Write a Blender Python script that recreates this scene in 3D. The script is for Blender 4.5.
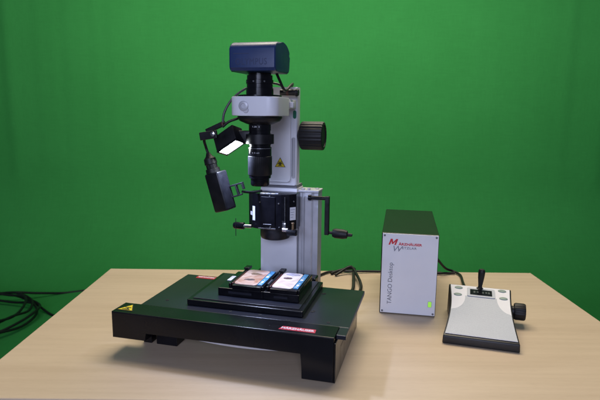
import bpy, bmesh, math, random
from mathutils import Vector, Matrix
R = math.radians
random.seed(7)
S = bpy.context.scene
for o in list(bpy.data.objects):
    bpy.data.objects.remove(o, do_unlink=True)
COL = S.collection

# ------------------------------------------------------------------ camera
cd = bpy.data.cameras.new("camera"); cam = bpy.data.objects.new("camera", cd); COL.objects.link(cam)
cd.sensor_fit = 'HORIZONTAL'; cd.sensor_width = 36.0; cd.lens = 31.08
cd.clip_start = 0.02; cd.clip_end = 100
pit, rho = math.atan2(87, 518), R(.6)
fw = Vector((0, math.cos(pit), -math.sin(pit)))
U0 = Vector((0, math.sin(pit), math.cos(pit)))
up = U0 * math.cos(rho) - Vector((1, 0, 0)) * math.sin(rho)
rt = Vector((1, 0, 0)) * math.cos(rho) + U0 * math.sin(rho)
mw = Matrix((rt, up, -fw)).transposed().to_4x4(); mw.translation = (0, 0, .40)
cam.matrix_world = mw
cd.dof.use_dof = True; cd.dof.focus_distance = 1.0; cd.dof.aperture_fstop = 9.0
S.camera = cam

# ------------------------------------------------------------------ light
S.view_settings.view_transform = 'Standard'; S.view_settings.look = 'None'
S.view_settings.gamma = 1; S.view_settings.exposure = 0
W = bpy.data.worlds.new("World"); S.world = W; W.use_nodes = True
bg = W.node_tree.nodes['Background']
bg.inputs['Color'].default_value = (.62, .72, 1.0, 1); bg.inputs['Strength'].default_value = .10

def area(name, loc, target, sx, sy, power, col, spread=180):
    l = bpy.data.lights.new(name, 'AREA'); l.shape = 'RECTANGLE'; l.size = sx; l.size_y = sy
    l.energy = power; l.color = col; l.spread = R(spread)
    o = bpy.data.objects.new(name, l); COL.objects.link(o); o.location = loc
    o.rotation_euler = (Vector(target) - Vector(loc)).to_track_quat('-Z', 'Z').to_euler()
    return o
area('ceiling_lamp', (.15, 1.75, 1.95), (.1, .75, 0), 1.8, .9, 16.5, (1.0, .88, .70), 96)
area('wall_lamp', (.05, 1.5, 1.95), (.05, 3.8, .85), 3.4, .4, 33, (1.0, .97, .88), 112)
area('window_light', (-.5, -2.6, 1.3), (0, 1.2, .2), 2.2, 1.3, 82, (.64, .70, 1.0))

# ------------------------------------------------------------------ materials
def mat(name, col, rough=.5, metal=0., noise=.0, nscale=40., bump=0., bscale=300., spec=.5, rvar=0., coat=0., emit=None, estr=0.):
    m = bpy.data.materials.new(name); m.use_nodes = True
    nt = m.node_tree; b = nt.nodes['Principled BSDF']
    b.inputs['Base Color'].default_value = (*col, 1); b.inputs['Roughness'].default_value = rough
    b.inputs['Metallic'].default_value = metal; b.inputs['Specular IOR Level'].default_value = spec
    b.inputs['Coat Weight'].default_value = coat
    tc = nt.nodes.new('ShaderNodeTexCoord')
    n = nt.nodes.new('ShaderNodeTexNoise'); n.inputs['Scale'].default_value = nscale; n.inputs['Detail'].default_value = 5
    nt.links.new(tc.outputs['Object'], n.inputs['Vector'])
    if noise:
        r = nt.nodes.new('ShaderNodeMapRange'); r.inputs['From Min'].default_value = .3; r.inputs['From Max'].default_value = .7
        r.inputs['To Min'].default_value = 1 - noise; r.inputs['To Max'].default_value = 1 + noise
        mx = nt.nodes.new('ShaderNodeVectorMath'); mx.operation = 'SCALE'; mx.inputs[0].default_value = col
        nt.links.new(n.outputs['Fac'], r.inputs['Value']); nt.links.new(r.outputs[0], mx.inputs['Scale'])
        nt.links.new(mx.outputs[0], b.inputs['Base Color'])
    if rvar:
        r2 = nt.nodes.new('ShaderNodeMapRange'); r2.inputs['From Min'].default_value = .3; r2.inputs['From Max'].default_value = .7
        r2.inputs['To Min'].default_value = rough - rvar; r2.inputs['To Max'].default_value = rough + rvar
        nt.links.new(n.outputs['Fac'], r2.inputs['Value']); nt.links.new(r2.outputs[0], b.inputs['Roughness'])
    if bump:
        n2 = nt.nodes.new('ShaderNodeTexNoise'); n2.inputs['Scale'].default_value = bscale; n2.inputs['Detail'].default_value = 3
        nt.links.new(tc.outputs['Object'], n2.inputs['Vector'])
        bp = nt.nodes.new('ShaderNodeBump'); bp.inputs['Strength'].default_value = bump; bp.inputs['Distance'].default_value = .001
        nt.links.new(n2.outputs['Fac'], bp.inputs['Height']); nt.links.new(bp.outputs[0], b.inputs['Normal'])
    if emit:
        b.inputs['Emission Color'].default_value = (*emit, 1); b.inputs['Emission Strength'].default_value = estr
    return m

def wood_mat():
    m = bpy.data.materials.new('beech_laminate'); m.use_nodes = True
    nt = m.node_tree; b = nt.nodes['Principled BSDF']; L = nt.links.new
    tc = nt.nodes.new('ShaderNodeTexCoord')
    mp = nt.nodes.new('ShaderNodeMapping'); mp.inputs['Scale'].default_value = (1.9, 40, 40)
    L(tc.outputs['Object'], mp.inputs['Vector'])
    n1 = nt.nodes.new('ShaderNodeTexNoise'); n1.inputs['Scale'].default_value = 1.6; n1.inputs['Detail'].default_value = 7; n1.inputs['Roughness'].default_value = .6
    n1.inputs['Distortion'].default_value = .25
    L(mp.outputs[0], n1.inputs['Vector'])
    mp2 = nt.nodes.new('ShaderNodeMapping'); mp2.inputs['Scale'].default_value = (2.2, 9, 9)
    L(tc.outputs['Object'], mp2.inputs['Vector'])
    n2 = nt.nodes.new('ShaderNodeTexNoise'); n2.inputs['Scale'].default_value = 1.3; n2.inputs['Detail'].default_value = 4
    L(mp2.outputs[0], n2.inputs['Vector'])
    mp3 = nt.nodes.new('ShaderNodeMapping'); mp3.inputs['Scale'].default_value = (55, 900, 900)
    L(tc.outputs['Object'], mp3.inputs['Vector'])
    n3 = nt.nodes.new('ShaderNodeTexNoise'); n3.inputs['Scale'].default_value = 1.0; n3.inputs['Detail'].default_value = 2
    L(mp3.outputs[0], n3.inputs['Vector'])
    r = nt.nodes.new('ShaderNodeValToRGB')
    e = r.color_ramp.elements
    e[0].position = .28; e[0].color = (.52, .41, .285, 1); e[1].position = .72; e[1].color = (.59, .475, .34, 1)
    L(n1.outputs['Fac'], r.inputs['Fac'])
    r2 = nt.nodes.new('ShaderNodeValToRGB'); e = r2.color_ramp.elements
    e[0].position = .3; e[0].color = (.95, .93, .92, 1); e[1].position = .7; e[1].color = (1.04, 1.04, 1.04, 1)
    L(n2.outputs['Fac'], r2.inputs['Fac'])
    mx = nt.nodes.new('ShaderNodeMix'); mx.data_type = 'RGBA'; mx.blend_type = 'MULTIPLY'; mx.inputs[0].default_value = 1
    L(r.outputs[0], mx.inputs[6]); L(r2.outputs[0], mx.inputs[7])
    r3 = nt.nodes.new('ShaderNodeValToRGB'); e = r3.color_ramp.elements
    e[0].position = .32; e[0].color = (.84, .80, .76, 1); e[1].position = .46; e[1].color = (1, 1, 1, 1)
    L(n3.outputs['Fac'], r3.inputs['Fac'])
    mx2 = nt.nodes.new('ShaderNodeMix'); mx2.data_type = 'RGBA'; mx2.blend_type = 'MULTIPLY'; mx2.inputs[0].default_value = .35
    L(mx.outputs[2], mx2.inputs[6]); L(r3.outputs[0], mx2.inputs[7])
    L(mx2.outputs[2], b.inputs['Base Color'])
    b.inputs['Roughness'].default_value = .48; b.inputs['Specular IOR Level'].default_value = .35
    bp = nt.nodes.new('ShaderNodeBump'); bp.inputs['Strength'].default_value = .08; bp.inputs['Distance'].default_value = .0006
    L(n3.outputs['Fac'], bp.inputs['Height']); L(bp.outputs[0], b.inputs['Normal'])
    return m

def cloth_mat():
    m = bpy.data.materials.new('green_cloth'); m.use_nodes = True
    nt = m.node_tree; b = nt.nodes['Principled BSDF']; L = nt.links.new
    tc = nt.nodes.new('ShaderNodeTexCoord')
    n1 = nt.nodes.new('ShaderNodeTexNoise'); n1.inputs['Scale'].default_value = 1.7; n1.inputs['Detail'].default_value = 8
    L(tc.outputs['Object'], n1.inputs['Vector'])
    r = nt.nodes.new('ShaderNodeValToRGB'); e = r.color_ramp.elements
    e[0].position = .3; e[0].color = (.033, .248, .050, 1); e[1].position = .7; e[1].color = (.039, .272, .058, 1)
    L(n1.outputs['Fac'], r.inputs['Fac'])
    # woven threads, slightly uneven
    mp = nt.nodes.new('ShaderNodeMapping'); mp.inputs['Scale'].default_value = (260, 12, 12); L(tc.outputs['Object'], mp.inputs['Vector'])
    na = nt.nodes.new('ShaderNodeTexNoise'); na.inputs['Scale'].default_value = 1; na.inputs['Detail'].default_value = 2; L(mp.outputs[0], na.inputs['Vector'])
    mq = nt.nodes.new('ShaderNodeMapping'); mq.inputs['Scale'].default_value = (12, 260, 260); L(tc.outputs['Object'], mq.inputs['Vector'])
    nb = nt.nodes.new('ShaderNodeTexNoise'); nb.inputs['Scale'].default_value = 1; nb.inputs['Detail'].default_value = 2; L(mq.outputs[0], nb.inputs['Vector'])
    ad = nt.nodes.new('ShaderNodeMath'); ad.operation = 'ADD'; L(na.outputs['Fac'], ad.inputs[0]); L(nb.outputs['Fac'], ad.inputs[1])
    mr = nt.nodes.new('ShaderNodeMapRange'); mr.inputs['From Min'].default_value = .7; mr.inputs['From Max'].default_value = 1.3
    mr.inputs['To Min'].default_value = .93; mr.inputs['To Max'].default_value = 1.07; L(ad.outputs[0], mr.inputs['Value'])
    sc = nt.nodes.new('ShaderNodeVectorMath'); sc.operation = 'SCALE'; L(r.outputs[0], sc.inputs[0]); L(mr.outputs[0], sc.inputs['Scale'])
    L(sc.outputs[0], b.inputs['Base Color'])
    b.inputs['Roughness'].default_value = .85; b.inputs['Specular IOR Level'].default_value = .2
    return m

def tissue_mat(name, a, c, sc):
    m = bpy.data.materials.new(name); m.use_nodes = True
    nt = m.node_tree; b = nt.nodes['Principled BSDF']; L = nt.links.new
    tc = nt.nodes.new('ShaderNodeTexCoord')
    n = nt.nodes.new('ShaderNodeTexNoise'); n.inputs['Scale'].default_value = sc; n.inputs['Detail'].default_value = 6; n.inputs['Distortion'].default_value = .8
    L(tc.outputs['Object'], n.inputs['Vector'])
    r = nt.nodes.new('ShaderNodeValToRGB'); e = r.color_ramp.elements
    e[0].position = .35; e[0].color = (*a, 1); e[1].position = .62; e[1].color = (*c, 1)
    L(n.outputs['Fac'], r.inputs['Fac']); L(r.outputs[0], b.inputs['Base Color'])
    b.inputs['Roughness'].default_value = .3
    return m

M = dict(
    floor=mat('grey_floor', (.13, .125, .12), .6, noise=.15, nscale=6), wood=wood_mat(), cloth=cloth_mat(),
    white=mat('white_enamel', (.72, .72, .76), .42, noise=.03, nscale=25, bump=.05, bscale=900, rvar=.05),
    whitebox=mat('white_panel', (.72, .72, .74), .5, noise=.025, nscale=18, bump=.05, bscale=1200),
    black=mat('black_plastic', (.008, .008, .010), .40, spec=.35, noise=.25, nscale=60, bump=.08, bscale=1500, rvar=.08),
    gloss=mat('black_gloss', (.004, .004, .006), .20, spec=.35, noise=.2, nscale=60, rvar=.06),
    cover=mat('black_lacquer', (.005, .005, .007), .26, spec=.28, noise=.2, nscale=20, bump=.02, bscale=1500, rvar=.03),
    anod=mat('black_anodised', (.015, .016, .023), .30, noise=.10, nscale=14, bump=.015, bscale=2000, rvar=.02, spec=.34),
    boxblack=mat('black_case', (.006, .008, .007), .34, noise=.2, nscale=30, bump=.15, bscale=1800, spec=.3),
    steel=mat('steel', (.55, .55, .57), .25, 1.0, rvar=.08, nscale=80),
    alu=mat('brushed_aluminium', (.50, .50, .53), .45, .25, noise=.06, nscale=50, rvar=.08, bump=.05, bscale=500),
    brass=mat('brass', (.62, .42, .26), .3, 1.0),
    blue=mat('blue_enamel', (.011, .032, .112), .42, noise=.08, nscale=30, bump=.05, bscale=1500, rvar=.05),
    bluedark=mat('dark_blue_print', (.007, .020, .078), .45),
    rubber=mat('black_rubber', (.007, .007, .008), .5, spec=.35, noise=.2, nscale=90),
    greycord=mat('grey_cord', (.05, .05, .055), .45),
    red=mat('red_print', (.55, .022, .035), .5), redlabel=mat('red_label', (.50, .03, .055), .4, noise=.05),
    grey=mat('grey_print', (.20, .20, .25), .5), whiteprint=mat('white_print', (.75, .70, .72), .5),
    lettergrey=mat('dark_grey_print', (.10, .10, .12), .5),
    yellow=mat('yellow_label', (.72, .56, .02), .45), blackprint=mat('black_print', (.01, .01, .01), .5),
    paper=mat('white_label', (.70, .71, .76), .5, noise=.04, nscale=150),
    lamp=mat('lit_diffuser', (.8, .8, .8), .5, emit=(.86, .93, 1.0), estr=60.),
    led=mat('green_led', (.2, .6, .05), .4, emit=(.42, .85, .10), estr=.5),
    blue_strip=mat('blue_strip', (.06, .23, .42), .35, noise=.45, nscale=130),
    tissue_a=tissue_mat('peach_tissue', (.36, .16, .10), (.60, .42, .34), 45), tissue_b=tissue_mat('pale_tissue', (.54, .41, .33), (.74, .66, .59), 40),
    stain=mat('dark_stain', (.10, .06, .06), .4, noise=.5, nscale=200), stain_b=mat('brown_stain', (.20, .12, .08), .4, noise=.6, nscale=200), stain_c=mat('grey_stain', (.36, .33, .38), .4, noise=.3, nscale=150),
    darkred=mat('dark_red_plastic', (.06, .012, .010), .4),
    panel=mat('grey_membrane', (.47, .50, .53), .5, noise=.10, nscale=900, bump=.2, bscale=1400), button=mat('sage_button', (.22, .29, .25), .4, noise=.1),
    display=mat('display_glass', (.012, .014, .014), .12, noise=.5, nscale=120), segment=mat('display_digit', (.06, .075, .07), .3),
    green=mat('green_badge', (.01, .16, .09), .4), joybody=mat('black_console', (.009, .010, .012), .45, noise=.2, nscale=50, bump=.12, bscale=1800),
    slotlight=mat('pale_grey_slot', (.40, .40, .43), .5), slot=mat('grey_slot', (.16, .16, .18), .5), hole=mat('dark_hole', (.004, .004, .004), .7),
)

# ------------------------------------------------------------------ geometry helpers
def obj(name, bm, m, parent=None, smooth=False, loc=None, auto=None):
    me = bpy.data.meshes.new(name)
    bmesh.ops.recalc_face_normals(bm, faces=bm.faces)
    bm.to_mesh(me); bm.free()
    for mm in (m if isinstance(m, (list, tuple)) else [m]): me.materials.append(M[mm])
    o = bpy.data.objects.new(name, me); COL.objects.link(o)
    if parent: o.parent = parent
    if loc is not None: o.location = loc
    if smooth:
        me.set_sharp_from_angle(angle=R(auto or 35))
        for p in me.polygons: p.use_smooth = True
    return o

def thing(name, label, cat, loc=(0, 0, 0), rz=0, group=None):
    o = bpy.data.objects.new(name, None); COL.objects.link(o); o.location = loc; o.rotation_euler = (0, 0, R(rz))
    o['label'] = label; o['category'] = cat
    if group: o['group'] = group
    return o

def tag(o, label, cat, group=None):
    o['label'] = label; o['category'] = cat
    if group: o['group'] = group
    return o

def box(bm, x0, x1, y0, y1, z0, z1, bev=.0008, seg=2, mx=None, mi=0):
    vs = [bm.verts.new((x, y, z)) for x in (x0, x1) for y in (y0, y1) for z in (z0, z1)]
    f = [(0, 1, 3, 2), (4, 6, 7, 5), (0, 4, 5, 1), (2, 3, 7, 6), (0, 2, 6, 4), (1, 5, 7, 3)]
    fs = [bm.faces.new([vs[i] for i in q]) for q in f]
    for q in fs: q.material_index = mi
    if bev:
        es = list({e for q in fs for e in q.edges})
        r = bmesh.ops.bevel(bm, geom=es, offset=bev, segments=seg, profile=.5, affect='EDGES')
        vs = list({v for q in r['faces'] for v in q.verts} | {v for v in vs if v.is_valid})
        for q in r['faces']: q.material_index = mi
    if mx is not None: bmesh.ops.transform(bm, matrix=mx, verts=vs)
    return vs

def bx(*a, **k):
    bm = bmesh.new(); box(bm, *a, **k); return bm

def lathe(bm, prof, n=40, mx=None, cap=True, mi=0, ripple=None):
    """prof: list of (radius, height) along local z; ripple=(i0,i1,count,depth)"""
    rings = []
    for i, (r, z) in enumerate(prof):
        ring = []
        for k in range(n):
            rr = r
            if ripple and ripple[0] <= i <= ripple[1]:
                if (k // ripple[2]) % 2: rr = r - ripple[3]
            a = 2 * math.pi * k / n
            ring.append(bm.verts.new((rr * math.cos(a), rr * math.sin(a), z)))
        rings.append(ring)
    for a, b in zip(rings, rings[1:]):
        for k in range(n):
            bm.faces.new((a[k], a[(k + 1) % n], b[(k + 1) % n], b[k])).material_index = mi
    if cap:
        bm.faces.new(rings[0][::-1]).material_index = mi; bm.faces.new(rings[-1]).material_index = mi
    vs = [v for r in rings for v in r]
    if mx is not None: bmesh.ops.transform(bm, matrix=mx, verts=vs)
    return vs

def T(x, y, z): return Matrix.Translation((x, y, z))
AX = Matrix.Rotation(R(90), 4, 'Y')          # lathe axis along +x
AY = Matrix.Rotation(R(-90), 4, 'X')         # lathe axis along +y
ANY = Matrix.Rotation(R(90), 4, 'X')         # lathe axis along -y

def cyl(bm, r, h, mx=None, n=28, bev=.0006, mi=0):
    return lathe(bm, [(r - bev, 0), (r, bev), (r, h - bev), (r - bev, h)], n, mx, True, mi)

def spline(pts, sub=8):
    P = [Vector(p) for p in pts]; P = [P[0] * 2 - P[1]] + P + [P[-1] * 2 - P[-2]]
    out = []
    for i in range(1, len(P) - 2):
        a, b, c, d = P[i - 1:i + 3]
        for k in range(sub):
            t = k / sub
            out.append(.5 * ((2 * b) + (c - a) * t + (2 * a - 5 * b + 4 * c - d) * t * t + (3 * b - a - 3 * c + d) * t ** 3))
    out.append(P[-2]); return out

def tube(bm, pts, r, n=10, sub=8, smooth=True, mi=0):
    p = spline(pts, sub) if smooth else [Vector(q) for q in pts]
    rings = []; prev = None
    for i, q in enumerate(p):
        t = (p[min(i + 1, len(p) - 1)] - p[max(i - 1, 0)]).normalized()
        if prev is None:
            prev = t.orthogonal().normalized()
        u = (prev - t * prev.dot(t)).normalized(); prev = u; v = t.cross(u)
        rings.append([bm.verts.new(q + (u * math.cos(2 * math.pi * k / n) + v * math.sin(2 * math.pi * k / n)) * r) for k in range(n)])
    for a, b in zip(rings, rings[1:]):
        for k in range(n): bm.faces.new((a[k], a[(k + 1) % n], b[(k + 1) % n], b[k])).material_index = mi
    bm.faces.new(rings[0][::-1]); bm.faces.new(rings[-1])

def tb(pts, r, **k):
    bm = bmesh.new(); tube(bm, pts, r, **k); return bm

def prism(bm, outline, d0, d1, plane='xz', bev=0, seg=2, mx=None, mi=0):
    """outline 2D polygon extruded along the missing axis from d0 to d1"""
    def pt(a, b, d):
        return {'xz': (a, d, b), 'xy': (a, b, d), 'yz': (d, a, b)}[plane]
    A = [bm.verts.new(pt(a, b, d0)) for a, b in outline]; B = [bm.verts.new(pt(a, b, d1)) for a, b in outline]
    n = len(A); fs = [bm.faces.new(A), bm.faces.new(B[::-1])]
    for k in range(n): fs.append(bm.faces.new((A[k], A[(k + 1) % n], B[(k + 1) % n], B[k])))
    for f in fs: f.material_index = mi
    vs = A + B
    if bev:
        es = list(fs[0].edges) + list(fs[1].edges)
        r = bmesh.ops.bevel(bm, geom=es, offset=bev, segments=seg, profile=.5, affect='EDGES')
        vs = list({v for q in r['faces'] for v in q.verts} | {v for v in vs if v.is_valid})
    if mx is not None: bmesh.ops.transform(bm, matrix=mx, verts=vs)
    return vs

def rrect(x0, x1, y0, y1, r, n=6):
    out = []
    for cx, cy, a0 in ((x1 - r, y1 - r, 0), (x0 + r, y1 - r, 90), (x0 + r, y0 + r, 180), (x1 - r, y0 + r, 270)):
        for k in range(n + 1):
            a = R(a0 + 90 * k / n); out.append((cx + r * math.cos(a), cy + r * math.sin(a)))
    return out

def text(name, body, size, m, parent, mx, shear=0, width=None, depth=.0002, align='LEFT', spacing=1, off=0):
    c = bpy.data.curves.new('t', 'FONT'); c.body = body; c.size = size; c.shear = shear; c.extrude = depth; c.align_x = align
    c.space_character = spacing; c.offset = off; c.resolution_u = 4
    o = bpy.data.objects.new('t', c); COL.objects.link(o)
    bpy.context.view_layer.update()
    me = bpy.data.meshes.new_from_object(o.evaluated_get(bpy.context.evaluated_depsgraph_get()))
    bpy.data.objects.remove(o, do_unlink=True)
    xs = [v.co.x for v in me.vertices]
    if width:
        k = width / (max(xs) - min(xs)); me.transform(Matrix.Diagonal((k, 1, 1, 1)))
    me.transform(mx); me.materials.clear(); me.materials.append(M[m]); me.name = name
    o = bpy.data.objects.new(name, me); COL.objects.link(o); o.parent = parent
    return o

def blob(bm, cx, cy, rx, ry, z, h=.0003, n=22, jit=.18, rot=0, mi=0):
    pts = []
    for k in range(n):
        a = 2 * math.pi * k / n; j = 1 + random.uniform(-jit, jit)
        x, y = rx * j * math.cos(a), ry * j * math.sin(a)
        pts.append((cx + x * math.cos(rot) - y * math.sin(rot), cy + x * math.sin(rot) + y * math.cos(rot)))
    prism(bm, pts, z, z + h, 'xy', mi=mi)

# ------------------------------------------------------------------ setting
bm = bmesh.new()
prof = [(1.05, -.716), (3.05, -.716)]
for k in range(1, 13):
    a = R(-90 + 90 * k / 12); prof.append((3.05 + .7 * math.cos(a), -.02 + .7 * math.sin(a)))
prof += [(3.75, .5), (3.75, 1.2), (3.75, 2.6)]
NX = 360; rows = []
for i in range(NX + 1):
    x = -3.6 + 7.2 * i / NX; row = []
    for (y, z) in prof:
        d = 0
        if z > -.2:                         # faint hanging folds of the cloth
            d = .010 * math.sin(x * 5.1 + 1) * math.sin(x * 2.3) + (.0016 * math.sin(x * 37 + 2 * math.sin(x * 5)) + .0012 * math.sin(x * 61 + 1)) * (.35 + .65 * max(0, min(1, (-x - .9) / .8)) + .5 * max(0, min(1, (x - 1.5) / .5))) + .02 * math.exp(-((x + 2.05) / .06) ** 2) + .03 * math.exp(-((x - 2.15) / .07) ** 2) - .012 * math.exp(-((x - 1.95) / .05) ** 2)
        row.append(bm.verts.new((x, y - d * min(1, (z + .2) * 2), z)))
    rows.append(row)
for a, b in zip(rows, rows[1:]):
    for k in range(len(prof) - 1): bm.faces.new((a[k], a[k + 1], b[k + 1], b[k]))
fl_ = bmesh.new(); fl_.faces.new([fl_.verts.new(p) for p in ((-4, -4, -.722), (4, -4, -.722), (4, 4.2, -.722), (-4, 4.2, -.722))])
fo_ = obj('floor', fl_, 'floor'); fo_['kind'] = 'structure'
bd = obj('backdrop', bm, 'cloth', smooth=True, auto=80); bd['kind'] = 'structure'

# ------------------------------------------------------------------ table
t = thing('table', 'pale beech table holding the microscope, controller and joystick', 'table', (.055, .98, -.72))
obj('tabletop', bx(-.541, .541, -.309, .306, .695, .72, bev=.002, seg=3), 'wood', t)
for sx in (-1, 1):
    for y0 in (-.29, .24):
        obj('leg', bx(min(sx * .50, sx * .455), max(sx * .50, sx * .455), y0, y0 + .045, 0, .6945, bev=.002), 'alu', t)

# ------------------------------------------------------------------ microscope
ms = thing('microscope', 'tall white and black zoom microscope with blue camera on black base', 'microscope', (-.0657, .932, .0076), -14.6)
ms.scale = (.981,) * 3
YA = -.022                                                    # optical axis
# base: slab, front cover, feet
bs = obj('base', bx(-.184, .1865, -.1325, .049, .0575, .0650, bev=.0010), 'anod', ms)
obj('slab_rim', bx(-.183, .1735, -.1325, .047, .0330, .0572, bev=.0008), 'gloss', bs)
obj('base_foot', bx(-.184, -.168, -.128, .046, -.0076, .0315), 'cover', ms)
obj('base_foot', bx(.150, .1737, -.1330, .047, -.0076, .0326, bev=.0008), 'gloss', ms)
obj('foot_side', bx(.1712, .1737, -.1776, -.1332, -.0076, .0574, bev=.0006), 'gloss', ms)
sc_ = obj('slab_corner', bx(.1712, .1865, -.1630, -.1328, .0577, .0649, bev=.0008), 'anod', bs)
cv = bmesh.new()                                              # cover: long bar, arched underside, end blocks
n = 16; up_pts = []
ol = [(-.212, .020), (-.150, .0203), (-.1500 + .0005, .0355), (.120, .0355), (.1205, -.0076), (.1708, -.0076), (.1708, .0662), (-.212, .0662)]
prism(cv, ol, -.178, -.1335, 'xz', bev=.0016, seg=3)
fc = obj('front_cover', cv, 'cover', ms)
sk = bmesh.new(); ol = [(-.085, .0352)] + [(-.085 + .197 * k / n, .0350 - .0062 * math.sin(math.pi * k / n)) for k in range(1, n)] + [(.112, .0352)]
prism(sk, ol, -.1745, -.1400, 'xz', bev=.0006); obj('lit_sliver', sk, 'alu', fc)  # added pale strip, imitates the light sliver below the cover
# recessed left leg and inner wall
obj('base_foot', bx(-.158, -.118, -.1285, -.10, -.0076, .0315), 'cover', ms)
# stage plate
sp = bmesh.new(); prism(sp, rrect(-.105, .105, -.1125, .0480, .002, 3), .0654, .0755, 'xy', bev=.001)
spo = obj('stage_plate', sp, 'cover', ms)
obj('stage_insert', bx(-.097, .097, -.104, .044, .0757, .0768, bev=.0004), 'anod', spo)
for (x, y) in ((.114, -.083), (.1165, -.079), (.1133, .0097), (.116, .012), (-.0201, -.1195), (.0335, -.1205), (.150, -.12), (-.15, -.10)):
    sb = bmesh.new(); lathe(sb, [(.0027, 0), (.0027, .0006), (.0014, .0007), (.0013, .0002)], 16, T(x, y, .0650)); obj('screw', sb, 'hole', bs)
for x in (.0819, .0872):
    sb = bmesh.new(); cyl(sb, .0022, .0007, T(x, -.1305, .0650), 14, .0002); obj('screw', sb, 'hole', bs)
# red maker labels and hand warning on the base
Z = .0664
lb = bmesh.new(); prism(lb, [(.0805, -.1695), (.1395, -.1695), (.1385, -.157), (.0845, -.157)], Z, Z + .0003, 'xy')
lbo = obj('maker_label', lb, 'redlabel', fc)
text('lettering', 'MÄRZHÄUSER', .0088, 'whiteprint', lbo, T(.0835, -.1667, Z + .0005), width=.053, off=.0002)
lb = bmesh.new(); prism(lb, [(-.1575, .030), (-.1165, .030), (-.1165, .044), (-.1575, .044)], .0652, .0655, 'xy')
lbo = obj('maker_label', lb, 'redlabel', bs)
text('lettering', 'MÄRZHÄUSER', .0088, 'whiteprint', lbo, T(-.119, .041, .0657) @ Matrix.Rotation(R(180), 4, 'Z'), width=.036, off=.0002)
def tri(name, pts, z, parent, mx):
    c = Vector((sum(p[0] for p in pts) / 3, sum(p[1] for p in pts) / 3))
    b2 = bmesh.new(); prism(b2, pts, z, z + .0003, 'xy', mx=mx); o = obj(name, b2, 'blackprint', parent)
    b2 = bmesh.new(); prism(b2, [tuple(c + (Vector(p) - c) * .86) for p in pts], z + .0004, z + .0006, 'xy', mx=mx); obj('yellow_field', b2, 'yellow', o)
    return o
w = tri('warning_label', [(-.2085, -.168), (-.1775, -.168), (-.193, -.1405)], Z, fc, None)
b2 = bmesh.new()                                              # crushing pictogram: slab over hand
box(b2, -.1985, -.1875, -.1575, -.1555, Z + .0008, Z + .001, bev=0)
prism(b2, [(-.200, -.1655), (-.186, -.1655), (-.186, -.1635), (-.190, -.161), (-.191, -.1585), (-.1925, -.1585), (-.193, -.162), (-.200, -.1635)], Z + .0008, Z + .001, 'xy')
obj('pictogram', b2, 'blackprint', w)

# column
cl = bmesh.new()
box(cl, -.0415, .0370, .100, .150, -.0076, .2490, bev=.002)
col = obj('column', cl, 'white', ms, smooth=True)
obj('column_foot', bx(-.060, .0445, .0495, .160, -.0076, .060, bev=.0015), 'cover', ms)
fu = bmesh.new(); prism(fu, rrect(-.0415, .0365, .096, .122, .004, 5), .2555, .4500, 'xy', bev=.0025, seg=3)
fo = obj('focus_housing', fu, 'white', ms, smooth=True)
obj('gap_strip', bx(-.0395, .0355, .1015, .145, .2492, .2553, bev=0), 'slot', col)
cr = bmesh.new(); prism(cr, rrect(-.0385, .0245, .2625, .394, .006, 5), .0915, .0965, 'xz', bev=.0012, seg=3)
obj('carriage', cr, 'white', fo, smooth=True)
sl = bmesh.new(); prism(sl, rrect(.0262, .0335, .270, .352, .0030, 4), .0950, .0958, 'xz'); obj('guide_slot', sl, 'slotlight', fo)
sl = bmesh.new(); prism(sl, rrect(.0264, .0276, .274, .350, .0005, 3), .0945, .0951, 'xz'); obj('slot_edge', sl, 'slot', fo)
bg_ = bmesh.new(); prism(bg_, rrect(.0285, .0350, .3890, .4050, .0032, 6), .0945, .0965, 'xz', bev=.0004); obj('green_badge', bg_, 'green', fo)
# biohazard label on the carriage
MB = Matrix(((1, 0, 0, .0035), (0, 0, -1, .0913), (0, 1, 0, .2925), (0, 0, 0, 1)))     # xy -> xz, towards -y
w = tri('warning_label', [(-.0112, 0), (.0112, 0), (0, .0195)], 0, fo, MB)
b2 = bmesh.new(); cy = .0068
def arc(bm, cx, cy, r, wd, a0, a1, z0, z1, mx, n=14):
    pts = [(cx + (r + wd) * math.cos(R(a0 + (a1 - a0) * k / n)), cy + (r + wd) * math.sin(R(a0 + (a1 - a0) * k / n))) for k in range(n + 1)]
    pts += [(cx + (r - wd) * math.cos(R(a1 - (a1 - a0) * k / n)), cy + (r - wd) * math.sin(R(a1 - (a1 - a0) * k / n))) for k in range(n + 1)]
    prism(bm, pts, z0, z1, 'xy', mx=mx)
for a in (90, 210, 330):
    arc(b2, .0030 * math.cos(R(a)), cy + .0031 * math.sin(R(a)), .0024, .0007, a + 42, a + 318, .0008, .0010, MB)
arc(b2, 0, cy, .0026, .0004, 0, 359, .0011, .0013, MB)
obj('biohazard_sign', b2, 'blackprint', w)
# focus knob (ribbed, axis along x) on the right
kn = bmesh.new()
lathe(kn, [(.012, 0), (.012, .006)], 32, T(.0355, .110, .3555) @ AX)
lathe(kn, [(.024, .006), (.0275, .008), (.0283, .011), (.0283, .050), (.0275, .0525), (.022, .0535), (.0205, .0515), (.0, .0515)], 96, T(.0355, .110, .3555) @ AX, cap=False, ripple=(1, 4, 2, .0011))
obj('focus_knob', kn, 'rubber', ms, smooth=True)
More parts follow.
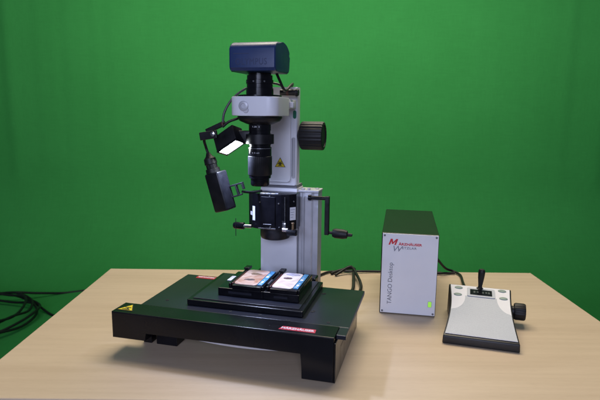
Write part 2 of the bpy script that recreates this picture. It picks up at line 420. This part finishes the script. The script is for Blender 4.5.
# rear rail, its foot and the hand crank
rl = bmesh.new()
ol = [(.0400, .104), (.0465, .104), (.0465, .1065), (.0505, .1065), (.0505, .104), (.0535, .102), (.0660, .102), (.0690, .104), (.0690, .1065), (.0730, .1065), (.0730, .104), (.0800, .104), (.0800, .140), (.0400, .140)]
prism(rl, ol, -.0076, .2415, 'xy')
ro = obj('rail', rl, 'alu', ms)
rt_ = bmesh.new(); box(rt_, .0390, .0815, .1005, .142, .242, .2465, bev=.001); cyl(rt_, .004, .003, T(.047, .110, .2466)); cyl(rt_, .004, .002, T(.073, .125, .2466)); cyl(rt_, .003, .004, T(.060, .107, .2466))
obj('rail_cap', rt_, 'alu', ro)
obj('rail_foot', bx(.050, .0840, .0725, .1000, -.0076, .072, bev=.002), 'cover', ms)
ck = bmesh.new()
cyl(ck, .0038, .034, T(.066, .094, .2330) @ AX); cyl(ck, .0060, .006, T(.062, .094, .2330) @ AX); box(ck, .0640, .0680, .0945, .1030, .2300, .2360, bev=.0008)
obj_ck = obj('crank_shaft', ck, 'gloss', ms, smooth=True)
ck = bmesh.new(); prism(ck, rrect(.0885, .2500 - .15 + .0, .160, .240, .004, 4), .0880, .1000, 'xz', bev=.001) if False else box(ck, .0965, .1055, .089, .099, .1590, .2375, bev=.0015)
obj('crank_arm', ck, 'black', obj_ck)
ck = bmesh.new()
lathe(ck, [(.003, 0), (.003, .006), (.0075, .007), (.0098, .012), (.0098, .028), (.0080, .036), (.0038, .038), (.0030, .046), (.001, .047)], 28, T(.106, .094, .1640) @ Matrix.Rotation(R(3), 4, 'Y') @ AX)
obj('crank_handle', ck, 'rubber', obj_ck, smooth=True)
cb = bmesh.new(); cyl(cb, .0030, .058, T(.048, .094, .2240) @ AX) if False else cyl(cb, .006, .0012, T(.060, .1015, .06) @ ANY); obj('bolt', cb, 'steel', ro)

# head: clamp ring, bracket, nose cup
hd = bmesh.new(); prism(hd, rrect(-.0420, .0430, -.064, .030, .018, 8), .3945, .4270, 'xy', bev=.002, seg=3)
ho = obj('clamp_ring', hd, 'white', ms, smooth=True)
b2 = bmesh.new(); box(b2, .008, .0350, .028, .096, .4075, .4250, bev=.002); box(b2, .0352, .0420, .046, .064, .4095, .4205, bev=.001)
obj('bracket', b2, 'white', ho, smooth=True)
obj('bracket', bx(-.030, .0075, .028, .096, .395, .424, bev=.002), 'white', ho)
sc = bmesh.new(); lathe(sc, [(.0075, 0), (.0085, .001), (.0085, .0022), (.0070, .003), (.0045, .0032), (.0040, .0018), (.0, .0018)], 28, T(-.0145, -.0638, .4110) @ ANY, cap=False)
obj('clamp_screw', sc, 'alu', ho, smooth=True)
sc = bmesh.new(); cyl(sc, .0050, .0016, T(-.0105, -.0638, .4040) @ ANY); obj('clamp_screw', sc, 'alu', ho, smooth=True)
b2 = bmesh.new(); lathe(b2, [(.0210, .3795), (.0235, .3800), (.036, .3855), (.0395, .3905), (.0395, .3940)], 48, T(0, YA, 0)); obj('nose_cup', b2, 'black', ms, smooth=True)
b2 = bmesh.new(); lathe(b2, [(.0385, .4272), (.0385, .4300), (.030, .4310), (.0240, .4312), (.0240, .4420), (.0228, .4424), (.0228, .4490), (.0240, .4494), (.0240, .4560), (.0225, .4565), (.0225, .4640), (.0200, .4645), (.0200, .4700)], 48, T(0, YA, 0)); obj('camera_neck', b2, 'gloss', ms, smooth=True)
for a in (215, 262, 308):
    sc = bmesh.new(); cyl(sc, .0016, .001, T(0, YA, .453) @ Matrix.Rotation(R(a), 4, 'Z') @ T(.0236, 0, 0) @ AX, 12, .0003); obj('set_screw', sc, 'steel', ms)
b2 = bmesh.new(); cyl(b2, .0062, .036, T(.010, .070, .4385) @ AX); cyl(b2, .0075, .004, T(.040, .070, .4385) @ AX); obj('locking_knob', b2, 'black', ms, smooth=True)
sc = bmesh.new(); cyl(sc, .0066, .005, T(.0225, .070, .4385) @ AX); obj('red_collar', sc, 'darkred', ms, smooth=True)
# blue camera
cm = bmesh.new()
y0, y1, z0, z1 = -.068, .020, .4680, .5150
ol = [(y0, z0 + .006), (y0 + .004, z0 + .001), (y0 + .012, z0)]
ol += [(y1 - .010, z0), (y1 - .003, z0 + .003), (y1, z0 + .010)]
ol += [(y1, z1 - .018)]
for k in range(1, 15): a = R(90 * k / 14); ol.append((y1 - .044 + .044 * math.cos(a), z1 - .018 + .022 * math.sin(a)))
ol += [(y0 + .016, z1 + .0015), (y0 + .008, z1 - .0015), (y0 + .0025, z1 - .0055), (y0, z1 - .0105)]
prism(cm, ol, -.0390, .0425, 'yz', bev=.0035, seg=4)
co = obj('camera_body', cm, 'blue', ms, smooth=True, auto=28)
MF = Matrix(((1, 0, 0, -.0275), (0, 0, -1, y0 - .0001), (0, 1, 0, .4785), (0, 0, 0, 1)))
text('lettering', 'OLYMPUS', .0150, 'bluedark', co, MF, width=.055, spacing=1.1)
obj('stripe', bx(-.0305, -.0035, y0 - .0003, y0 + .0005, .4960, .4973, bev=0), 'bluedark', co)

# zoom lens
ln = bmesh.new()
lathe(ln, [(.0198, .3800), (.0198, .3690), (.0190, .3686), (.0190, .3640), (.0200, .3636), (.0200, .3440), (.0192, .3436), (.0192, .3400), (.0208, .3394), (.0208, .3240)], 48, T(0, YA, 0))
lo = obj('zoom_lens', ln, 'gloss', ms, smooth=True)
b2 = bmesh.new(); lathe(b2, [(.0205, .3238), (.0216, .3230), (.0216, .2905), (.0208, .2895)], 96, T(0, YA, 0), ripple=(1, 2, 1, .0004)); obj('zoom_ring', b2, 'black', lo, smooth=True)
b2 = bmesh.new(); lathe(b2, [(.0200, .2893), (.0195, .2840), (.0170, .2830), (.0170, .2725), (.0155, .2700), (.012, .2700), (.010, .2730), (0, .2730)], 48, T(0, YA, 0), cap=False); obj('objective', b2, 'gloss', lo, smooth=True)
b2 = bmesh.new(); lathe(b2, [(.0202, .3385), (.0212, .3382), (.0212, .3372), (.0202, .3370)], 48, T(0, YA, 0)); obj('steel_band', b2, 'steel', lo, smooth=True)
for k, (tx, zz, s) in enumerate((('1.25  2', .3745, .0036), ('0.63  0.8', .3565, .0032), ('4  5  6.3', .3290, .0034))):
    text('engraving', tx, s, 'paper', lo, Matrix(((1, 0, 0, -.0075), (0, 0, -1, YA - .0211 + .0005 * (2 - k)), (0, 1, 0, zz), (0, 0, 0, 1))), width=.013)

# filter / condenser box
FP = [(-.0525, .0620), (-.0410, .0505), (-.0260, .0445), (.0200, .0445), (.0350, .0505), (.0460, .0620)]
def fy(x):
    for (xa, ya), (xb, yb) in zip(FP, FP[1:]):
        if xa <= x <= xb: return ya + (yb - ya) * (x - xa) / (xb - xa)
    return .06
fb = bmesh.new(); prism(fb, FP + [(.0460, .0900), (-.0525, .0900)], .1735, .2440, 'xy', bev=.0010)
fbo = obj('condenser_box', fb, 'gloss', ms)
obj('front_plate', bx(-.0215, .0080, .0425, .0443, .1800, .2385, bev=.0006), 'gloss', fbo)
obj('rib', bx(.0265, .0275, fy(.027) - .0016, fy(.027) + .0008, .1790, .2390, bev=.0003), 'steel', fbo)
obj('edge_strip', bx(-.0270, .0090, .0430, .0443, .1740, .1765, bev=.0004), 'steel', fbo)
obj('edge_strip', bx(-.0160, .0005, .0418, .0423, .1838, .1848, bev=0), 'alu', fbo)
obj('top_highlight', bx(-.026, .012, .050, .058, .2442, .2450, bev=.0003), 'steel', fbo)  # bright strip standing in for the highlight on the box top
for (x, z) in ((-.0235, .2275), (-.003, .2400), (.0150, .2262), (.0420, .2300), (-.002, .1785), (.016, .179)):
    sc = bmesh.new(); cyl(sc, .0014, .0016, T(x, fy(x) - .0002, z) @ ANY, 12, .0003); obj('screw', sc, 'steel', fbo)
def facet_label(xa, xb, za, zb):
    b = bmesh.new(); prism(b, [(xa, fy(xa) - .0008), (xb, fy(xb) - .0008), (xb, fy(xb) - .0003), (xa, fy(xa) - .0003)], za, zb, 'xy'); return obj('paper_label', b, 'paper', fbo)
facet_label(-.0405, -.0345, .1895, .2180); facet_label(-.0470, -.0412, .1990, .2065)
po = facet_label(.0360, .0450, .1930, .2185)
b = bmesh.new()
for k in range(4): prism(b, [(.0372, fy(.0372) - .0012), (.0438 - .001 * k, fy(.0438 - .001 * k) - .0012), (.0438 - .001 * k, fy(.0438 - .001 * k) - .0009), (.0372, fy(.0372) - .0009)], .2135 - k * .005, .2143 - k * .005, 'xy')
obj('lettering', b, 'grey', po)
dk = bmesh.new(); lathe(dk, [(.010, .1495), (.024, .1500), (.0285, .1520), (.0305, .1570), (.0305, .1733)], 48, T(-.001, .075, 0)); obj('condenser_lens', dk, 'black', fbo, smooth=True)
for s, x0 in ((-1, -.0530), (1, .0480)):
    kb = bmesh.new()
    if s < 0:
        cyl(kb, .0036, .016, T(x0 + .0125, .0440, .1775) @ Matrix.Rotation(R(180), 4, 'Z') @ AX)
        st = obj('clamp_shaft', kb, 'steel', fbo, smooth=True)
        kb = bmesh.new(); lathe(kb, [(.0058, 0), (.0072, .001), (.0072, .019), (.0055, .0225), (.002, .0235)], 24, T(x0 - .003, .0440, .1775) @ Matrix.Rotation(R(180), 4, 'Z') @ AX); obj('clamp_knob', kb, 'gloss', st, smooth=True)
        kb = bmesh.new(); cyl(kb, .0007, .036, T(x0 - .018, .0362, .1580), 8, .0002); obj('pin', kb, 'black', st)
    else:
        cyl(kb, .0045, .012, T(.024, .0400, .1760) @ AX); box(kb, .0240, .0310, .038, .0460, .1760, .190, bev=.001)
        st = obj('clamp_shaft', kb, 'steel', fbo, smooth=True)
        kb = bmesh.new(); lathe(kb, [(.0045, 0), (.0064, .001), (.0064, .019), (.0045, .0215)], 24, T(.033, .0390, .1720) @ AX); obj('clamp_knob', kb, 'gloss', st, smooth=True)
        kb = bmesh.new(); cyl(kb, .0022, .013, T(.0450, .0390, .1765), 14); cyl(kb, .0030, .003, T(.0450, .0390, .1885), 14); obj('thumb_pin', kb, 'brass', st, smooth=True)

# lamp head on its arm
e1 = Vector((.034, -.0076, .0208)).normalized(); nn = Vector((.395, -.41, -.82)); nn = (nn - e1 * nn.dot(e1)).normalized(); e2 = nn.cross(e1).normalized()
pc = Vector((-.0518, -.030, .3386))
LM = Matrix((e1, e2, nn)).transposed().to_4x4(); LM.translation = pc
lh = bmesh.new(); box(lh, -.0245, .0245, -.0135, .0135, -.030, -.0010, bev=.002, mx=LM)
lho = obj('lamp_head', lh, 'black', ms, smooth=True)
lf = bmesh.new()
for a in ((-.0245, .0245, -.0135, -.0108), (-.0245, .0245, .0108, .0135), (-.0245, -.0208, -.0107, .0107), (.0208, .0245, -.0107, .0107)): box(lf, *a, -.0012, .0022, bev=.0005, mx=LM)
obj('lamp_bezel', lf, 'gloss', lho)
obj('lamp_diffuser', bx(-.0205, .0205, -.0102, .0102, -.0008, .0006, bev=0, mx=LM), 'lamp', lho)
b2 = bmesh.new(); box(b2, -.020, .020, -.004, .004, -.0045, .0045, bev=.0012, mx=T(-.0845, -.022, .3730) @ Matrix.Rotation(R(-24), 4, 'Y'))
obj('lamp_bracket', b2, 'black', lho)
b2 = bmesh.new(); box(b2, -.0165, .0165, -.0035, .0035, -.0072, .0072, bev=.0012, mx=T(-.0910, -.040, .3590) @ Matrix.Rotation(R(-9), 4, 'Y'))
obj('lamp_bracket', b2, 'black', lho)
ll = bpy.data.lights.new('lamp_beam', 'AREA'); ll.shape = 'RECTANGLE'; ll.size = .038; ll.size_y = .019; ll.energy = .75; ll.color = (.50, .60, 1.0); ll.spread = R(115)
lb_ = bpy.data.objects.new('lamp_beam', ll); COL.objects.link(lb_); lb_.parent = lho
lb_.location = pc + nn * .0028; lb_.rotation_euler = (Vector((.06, -.045, .07)) - lb_.location).to_track_quat('-Z', 'Y').to_euler()
sc = bmesh.new(); lathe(sc, [(.0040, 0), (.0046, .0008), (.0042, .0024), (.0020, .0032), (.0004, .0034)], 20, T(-.0810, -.0436, .3615) @ ANY); obj('bolt', sc, 'steel', lho, smooth=True)
b2 = bmesh.new(); box(b2, -.0470, -.0150, -.026, -.010, .3440, .3680, bev=.003); lathe(b2, [(.0215, .3450), (.0250, .3455), (.0250, .3620), (.0215, .3625)], 40, T(0, YA, 0))
obj('lamp_arm', b2, 'black', ms, smooth=True)
sc = bmesh.new(); cyl(sc, .0030, .006, T(-.0690, -.028, .3760), 14); obj('red_plug', sc, 'darkred', lho, smooth=True)
# hanging lamp housing with strain relief and clip
HM = T(-.0775, -.025, .2590) @ Matrix.Rotation(R(16), 4, 'Y') @ Matrix.Rotation(R(-24), 4, 'Z')
HM = T(-.0765, -.025, .2580) @ Matrix.Rotation(R(16), 4, 'Y').inverted() @ Matrix.Rotation(R(-16), 4, 'Z')
b2 = bmesh.new(); box(b2, -.0160, .0160, -.0145, .0145, -.0385, .0345, bev=.0035, seg=3, mx=HM)
hb = obj('supply_housing', b2, 'black', ms, smooth=True)
b2 = bmesh.new(); lathe(b2, [(.0135, .0346), (.0130, .042), (.0105, .043), (.0105, .050), (.0120, .051), (.0110, .061), (.0060, .066), (.0036, .072)], 24, HM @ T(-.004, 0, 0), ripple=(1, 4, 1, .0006)); obj('strain_relief', b2, 'rubber', hb, smooth=True)
b2 = bmesh.new(); tube(b2, [HM @ Vector((-.004, 0, .070)), HM @ Vector((-.005, 0, .082)), (-.1020, -.035, .3500), (-.0960, -.036, .3570)], .0026); obj('cord', b2, 'rubber', hb, smooth=True)
b2 = bmesh.new()
CM = T(-.0430, -.018, .2600) @ Matrix.Rotation(R(-18), 4, 'Y')
for a in ((-.018, .012, .0085, .0115), (-.018, .004, -.0115, -.0085), (-.004, -.001, -.0084, .0084), (.009, .012, -.002, .0084), (-.018, -.015, -.0084, .0084)): box(b2, a[0], a[1], -.004, .004, a[2], a[3], bev=.0005, mx=CM)
obj('clip_bracket', b2, 'black', hb)
obj('clip_rod', tb([(-.036, -.016, .2560), (-.030, .02, .250), (-.026, .06, .2475)], .0025), 'black', hb, smooth=True)

# cables fixed to the microscope
obj('camera_cable', tb([(.026, -.010, .4705), (.031, -.002, .455), (.036, .012, .440), (.034, .060, .452), (.020, .120, .455), (.008, .135, .43), (.004, .134, .25), (.002, .156, .10), (.0, .170, .03)], .0024), 'rubber', ms, smooth=True)
obj('lamp_cable', tb([(.034, .016, .4390), (.028, .020, .4480), (.012, .018, .4530), (-.012, .012, .4500), (-.034, -.004, .4420), (-.054, -.018, .4230), (-.066, -.026, .3990), (-.0685, -.028, .3760)], .0022), 'greycord', ms, smooth=True)
obj('lamp_cable', tb([(-.0690, -.028, .3740), (-.058, -.026, .3830), (-.046, -.022, .3880), (-.036, -.015, .3920)], .0024), 'rubber', ms, smooth=True)

# ------------------------------------------------------------------ specimen holders on the stage
MSW = Matrix.Translation((-.0657, .932, .0076)) @ Matrix.Rotation(R(-14.6), 4, 'Z') @ Matrix.Scale(.981, 4)
def holder(lx, ly, lw, lg, label, slabel, mat_t, stains):
    """lw: half width, origin at front-left of local frame"""
    o = thing('specimen_holder', label, 'specimen holder', MSW @ Vector((lx, ly, .0770)), -14.6, 'specimen holders on the stage'); o.scale = (.981,) * 3
    D = .100; Wd = lw; TZ = .0140                              # tray height
    b = bmesh.new(); box(b, 0, Wd, 0, D, 0, TZ, bev=.001)
    obj('tray', b, 'gloss', o)
    b = bmesh.new(); box(b, lg - .0086, lg - .0041, .006, D, TZ + .0002, TZ + .0080, bev=.0012)
    sb_ = obj('side_bar', b, 'cover', o)
    obj('end_block', bx(lg - .0100, lg + .0010, D - .013, D + .004, TZ + .0082, TZ + .0130, bev=.0012), 'cover', sb_)
    obj('red_bar', bx(lg - .0039, lg - .0005, .010, D - .016, TZ + .0002, TZ + .0078, bev=.0008), 'darkred', o)
    obj('side_bar', bx(Wd - .0035, Wd, .004, D, TZ + .0002, TZ + .0070, bev=.0010), 'gloss', o)
    b = bmesh.new(); box(b, lg, Wd - .0037, 0, .0055, TZ + .0002, TZ + .0070, bev=.001); obj('end_stop', b, 'gloss', o)
    b = bmesh.new(); prism(b, rrect(.020, Wd - .020, -.0012, -.0002, .0004, 2), .005, .0090, 'xy'); obj('grip', b, 'anod', o)
    lw2 = min(.008, lg - .0105)
    obj('paper_label', bx(.0012, .0012 + max(.0045, lw2), .040, .066, TZ + .0002, TZ + .0012, bev=0), 'paper', o)
    s = thing('specimen_slide', slabel, 'specimen slide', MSW @ Vector((lx, ly, .0770 + TZ + .0003)), -14.6, 'specimen slides in the holders'); s.scale = (.981,) * 3
    b = bmesh.new(); x0, x1 = lg, Wd - .0038
    box(b, x0, x1, .0060, D - .006, 0, .0062, bev=.0005); so = obj('slide_plate', b, 'anod', s)
    b = bmesh.new(); prism(b, rrect(x0 + .0005, x1 - .0105, .0068, D - .007, .007, 5), .0064, .0078, 'xy', bev=.0006); ts = obj('tissue', b, mat_t, s)
    for (cx, cy, rx, ry, mi, rot) in stains:
        b = bmesh.new(); blob(b, x0 + cx, cy, rx, ry, .0079, rot=rot); obj('dark_patch', b, mi, ts)
    b = bmesh.new(); box(b, x1 - .0095, x1 - .0003, .010, D - .008, .0064, .0082, bev=.0006); bs_ = obj('blue_strip', b, 'blue_strip', s)
    b = bmesh.new()
    for k, (ya, yb) in enumerate(((.014, .016), (.020, .030), (.035, .037), (.052, .060), (.066, .068))): box(b, x1 - .0078 + .001 * (k % 3), x1 - .0030 + .0005 * (k % 2), ya, yb, .0083, .0085, bev=0)
    obj('white_mark', b, 'paper', bs_)
    return o
holder(-.0600, -.080, .0840, .0265, 'black specimen holder under the browner slide, by the base\'s left side', 'peach tissue slide with a dark bar and brown spot', 'tissue_a',
       [(.021, .034, .0105, .0048, 'stain', .1), (.022, .068, .011, .0055, 'stain_b', .1)])
holder(.0246, -.0800, .0650, .0125, 'narrower black specimen holder under the brightly lit pale slide', 'pale pink tissue slide with a grey patch at its far end', 'tissue_b',
       [(.016, .060, .0085, .005, 'stain', .1), (.019, .083, .013, .008, 'stain_c', 0)])

# ------------------------------------------------------------------ controller
ct = thing('stage_controller', 'upright black controller box with white front panel and green light', 'controller', (.1633, 1.0025, 0), -11)
b = bmesh.new(); box(b, 0, .1105, .0012, .262, .0012, .1680, bev=.0012)
for (x, y) in ((.012, .02), (.098, .02), (.012, .24), (.098, .24)): cyl(b, .006, .0011, T(x, y, 0), 14, .0002)
obj('case', b, 'boxblack', ct)
fp = obj('front_panel', bx(.0018, .1095, -.0015, .0010, .0030, .1672, bev=.0006), 'whitebox', ct)
def front(x, z, y=-.0017): return Matrix(((1, 0, 0, x), (0, 0, -1, y), (0, 1, 0, z), (0, 0, 0, 1)))
MO = [(0, 0), (0, 1), (.26, 1), (.5, .45), (.74, 1), (1, 1), (1, 0), (.78, 0), (.78, .60), (.58, .14), (.42, .14), (.22, .60), (.22, 0)]
b = bmesh.new(); prism(b, [((x * .0145 + y * .0042), y * .0122) for x, y in MO], 0, .0003, 'xy', mx=front(.0135, .1446)); obj('lettering', b, 'red', fp)
text('lettering', 'ÄRZHÄUSER', .0066, 'red', fp, front(.0335, .1446), width=.0455, off=.00022)
text('lettering', 'W', .0165, 'grey', fp, front(.0205, .1315), shear=.25, width=.0185)
text('lettering', 'ETZLAR', .0062, 'grey', fp, front(.0400, .1372), width=.0280, off=.0001, spacing=1.15)
text('lettering', 'TANGO Desktop', .0125, 'lettergrey', fp, front(.0235, .0215) @ Matrix.Rotation(R(90), 4, 'Z') @ Matrix.Diagonal((.087 / .087, 1, 1, 1)), width=.086, off=-.0001)
for (x, z) in ((.0058, .1632), (.1055, .1632), (.0058, .0070), (.1055, .0070)):
    sc = bmesh.new(); lathe(sc, [(.0021, 0), (.0021, .0008), (.0013, .0012), (.0011, .0005), (0, .0005)], 16, front(x, z, -.0014), cap=False); obj('screw', sc, 'slot', fp)
b = bmesh.new(); prism(b, rrect(.0955, .1020, .0215, .0325, .001, 3), -.0028, -.0016, 'xz'); pl_ = obj('power_light', b, 'led', fp)
b = bmesh.new(); prism(b, rrect(.0947, .1028, .0207, .0333, .0014, 3), -.0022, -.0016, 'xz'); obj('light_frame', b, 'slotlight', pl_)

# ------------------------------------------------------------------ joystick console
js = thing('joystick_console', 'sloped white joystick console with black sides and black stick', 'joystick', (.2529, .8651, 0), -17)
def joy_x(y, s):                                             # waisted sides
    tt = max(0, min(1, y / .17)); k = .0062 * math.sin(math.pi * min(1, tt * 1.0)) + .0045 * tt
    return (.0 + k + .0015 if s < 0 else .1310 - k * .72 - .0005)
b = bmesh.new(); N = 14
secs = []
for k in range(N + 1):
    y = .172 * k / N
    zt = .0165 + (.0555 - .0165) * min(1, max(0, (y - .003) / .166)) + .0022 * math.sin(math.pi * k / N)
    if k == 0: zt = .0150
    xl, xr = joy_x(y, -1), joy_x(y, 1)
    secs.append([b.verts.new(p) for p in ((xl, y, 0), (xr, y, 0), (xr - .0010, y, zt), (xl + .0010, y, zt))])
for a, c in zip(secs, secs[1:]):
    for q in range(4): b.faces.new((a[q], a[(q + 1) % 4], c[(q + 1) % 4], c[q]))
b.faces.new(secs[0][::-1]); b.faces.new(secs[-1])
bmesh.ops.recalc_face_normals(b, faces=b.faces)
es = [e for e in b.edges if e.is_manifold and e.calc_face_angle() > .6]
bmesh.ops.bevel(b, geom=es, offset=.0022, segments=3, profile=.5, affect='EDGES')
jb = obj('housing', b, 'joybody', js, smooth=True, auto=40)
def zs(y): return .0165 + .039 * min(1, max(0, (y - .003) / .166)) + .0022 * math.sin(math.pi * y / .172) + .0004
def sheet(bm, xl, xr, y0, y1, lift, th=.0008, n=16, rows=1):
    top = []; bot = []
    for k in range(n + 1):
        y = y0 + (y1 - y0) * k / n; a, c = xl(y), xr(y)
        top.append([bm.verts.new((a, y, zs(y) + lift + th)), bm.verts.new((c, y, zs(y) + lift + th))])
        bot.append([bm.verts.new((a, y, zs(y) + lift)), bm.verts.new((c, y, zs(y) + lift))])
    for k in range(n):
        bm.faces.new((top[k][0], top[k][1], top[k + 1][1], top[k + 1][0])); bm.faces.new((bot[k][0], bot[k + 1][0], bot[k + 1][1], bot[k][1]))
        bm.faces.new((top[k][0], top[k + 1][0], bot[k + 1][0], bot[k][0])); bm.faces.new((top[k][1], bot[k][1], bot[k + 1][1], top[k + 1][1]))
    bm.faces.new((top[0][0], bot[0][0], bot[0][1], top[0][1])); bm.faces.new((top[-1][0], top[-1][1], bot[-1][1], bot[-1][0]))
b = bmesh.new(); sheet(b, lambda y: joy_x(y, -1) + .0040, lambda y: joy_x(y, 1) - .0040, .0050, .1665, 0)
jp = obj('top_panel', b, 'whitebox', js, smooth=True)
def cxl(y):
    if y < .078: return joy_x(y, -1) + .0041
    tt = min(1, (y - .078) / .050); return joy_x(y, -1) + .0041 + .0255 * math.sqrt(max(0, 1 - (1 - tt) ** 2)) * 1.0
def cxr(y):
    if y < .078: return joy_x(y, 1) - .0041
    tt = min(1, (y - .078) / .050); return joy_x(y, 1) - .0041 - .0235 * math.sqrt(max(0, 1 - (1 - tt) ** 2)) * 1.0
b = bmesh.new()
for k in range(47):                                          # ribbed grey membrane
    ya = .0056 + k * .0026
    sheet(b, cxl, cxr, ya, ya + .00245, .0009, th=.00012, n=1)
obj('ribbed_membrane', b, 'panel', jp)
def slope(x, y, lift=.0009):
    a = math.atan2(zs(y + .004) - zs(y - .004), .008)
    return T(x, y, zs(y) + lift) @ Matrix.Rotation(a, 4, 'X')
for (x, y) in ((.0262, .1555), (.0250, .1290), (.1085, .1580), (.1095, .1300)):
    b = bmesh.new(); lathe(b, [(.0078, 0), (.0078, .0006), (.0066, .0014), (.002, .0016)], 28, slope(x, y) @ Matrix.Diagonal((1, .62, 1, 1))); obj('button', b, 'button', jp, smooth=True)
b = bmesh.new(); prism(b, rrect(-.026, .026, -.017, .016, .003, 4), 0, .0010, 'xy', mx=slope(.0685, .1425, .0015), bev=.0003); df = obj('display_frame', b, 'panel', jp)
b = bmesh.new(); prism(b, rrect(-.0205, .0205, -.0105, .0100, .001, 3), .0011, .0016, 'xy', mx=slope(.0685, .1415, .0015)); dp = obj('display', b, 'display', df)
b = bmesh.new()
for i, xx in enumerate((-.014, -.008, .002, .008, .013)):
    box(b, xx, xx + .0035, -.004 + .001 * (i % 2), .003, .00175, .0019, bev=0, mx=slope(.0685, .1415, .0015))
obj('display_digit', b, 'segment', dp)
b = bmesh.new()
lathe(b, [(.0085, 0), (.0080, .002), (.0045, .005), (.0038, .008), (.0042, .012), (.0060, .026), (.0066, .037), (.0063, .041), (.0045, .0435), (.001, .044)], 28, T(.0668, .1590, zs(.159) - .001) @ Matrix.Rotation(R(3), 4, 'X') @ Matrix.Rotation(R(2), 4, 'Y')); obj('stick', b, 'rubber', js, smooth=True)
b = bmesh.new(); lathe(b, [(.010, 0), (.010, .004), (.0150, .0045), (.0163, .007), (.0163, .022), (.0150, .0245), (.004, .025)], 64, T(.1258, .132, .0262) @ AX, ripple=(3, 4, 2, .0006)); obj('side_knob', b, 'rubber', js, smooth=True)

# ------------------------------------------------------------------ cables
o = obj('cable', tb([(.268, 1.205, .115), (.30, 1.215, .10), (.335, 1.235, .055), (.368, 1.262, .018), (.392, 1.275, .006), (.402, 1.245, .005), (.390, 1.185, .006), (.378, 1.120, .010), (.372, 1.062, .020)], .0030), 'rubber', smooth=True)
tag(o, 'black cable looping from behind the controller to the joystick console', 'cable')
o = obj('cable', tb([(.270, 1.195, .060), (.296, 1.215, .040), (.318, 1.235, .018), (.335, 1.252, .006), (.360, 1.260, .0045), (.380, 1.2635, .0040), (.3935, 1.2640, .0040)], .0030), 'rubber', smooth=True)
tag(o, 'short black cable dropping from controller to the table behind', 'cable')
o = obj('cable', tb([(.050, 1.235, .004), (.075, 1.263, .004), (.110, 1.270, .0045), (.150, 1.268, .005), (.185, 1.272, .004), (.225, 1.272, .004), (.30, 1.268, .004), (.36, 1.2665, .004)], .0028), 'rubber', smooth=True)
tag(o, 'thin black cable lying along the back edge of the table', 'cable')
o = obj('cable', tb([(.060, 1.04, .004), (.100, 1.08, .004), (.122, 1.13, .005), (.129, 1.18, .010), (.136, 1.245, .011), (.139, 1.268, .012), (.126, 1.276, .010), (.110, 1.270, .008), (.095, 1.262, .006), (.080, 1.25, .004)], .0036), 'rubber', smooth=True)
tag(o, 'thick black cable looped behind the microscope base', 'cable')
o = obj('cable', tb([(.070, 1.03, .004), (.115, 1.07, .004), (.140, 1.13, .005), (.143, 1.17, .011), (.138, 1.235, .014), (.132, 1.262, .018), (.120, 1.260, .016), (.104, 1.250, .009), (.09, 1.238, .004)], .0034), 'rubber', smooth=True)
tag(o, 'second thick black cable rising beside the looped one behind the base', 'cable')
FZ = -.712
def floor(pts): return [(x, y, FZ + dz) for x, y, dz in pts]
o = obj('power_cord', tb(floor([(-2.2, 2.75, 0), (-1.95, 2.86, 0), (-1.72, 2.88, .06), (-1.56, 2.97, .03), (-1.45, 3.06, .0), (-1.30, 3.12, .0), (-1.1, 3.12, 0), (-.9, 3.14, .01), (-.5, 3.12, 0)]), .0072), 'rubber', smooth=True)
tag(o, 'black power cord running off behind the table on the green floor', 'power cord')
lp = []
for k in range(53):
    a = math.pi + 2 * math.pi * k / 13; rr = 1 + .10 * math.sin(k * .37) + .03 * math.sin(k * 1.9)
    lp.append((-1.76 + .33 * rr * math.cos(a), 2.58 + .29 * rr * math.sin(a), .010 + .010 * (k % 3) + .0012 * k))
o = obj('cable_coil', tb(floor(lp), .0066), 'rubber', smooth=True)
tag(o, 'loose coil of black cable on the green floor left of the table', 'cable coil')
o = obj('power_cord', tb(floor([(-2.3, 3.02, 0), (-1.95, 2.93, .02), (-1.7, 2.90, .045), (-1.5, 2.80, .03), (-1.35, 2.70, .0), (-1.15, 2.60, .0), (-.9, 2.5, 0)]), .0066), 'rubber', smooth=True)
tag(o, 'black power cord crossing the coil and passing under the table edge', 'power cord')
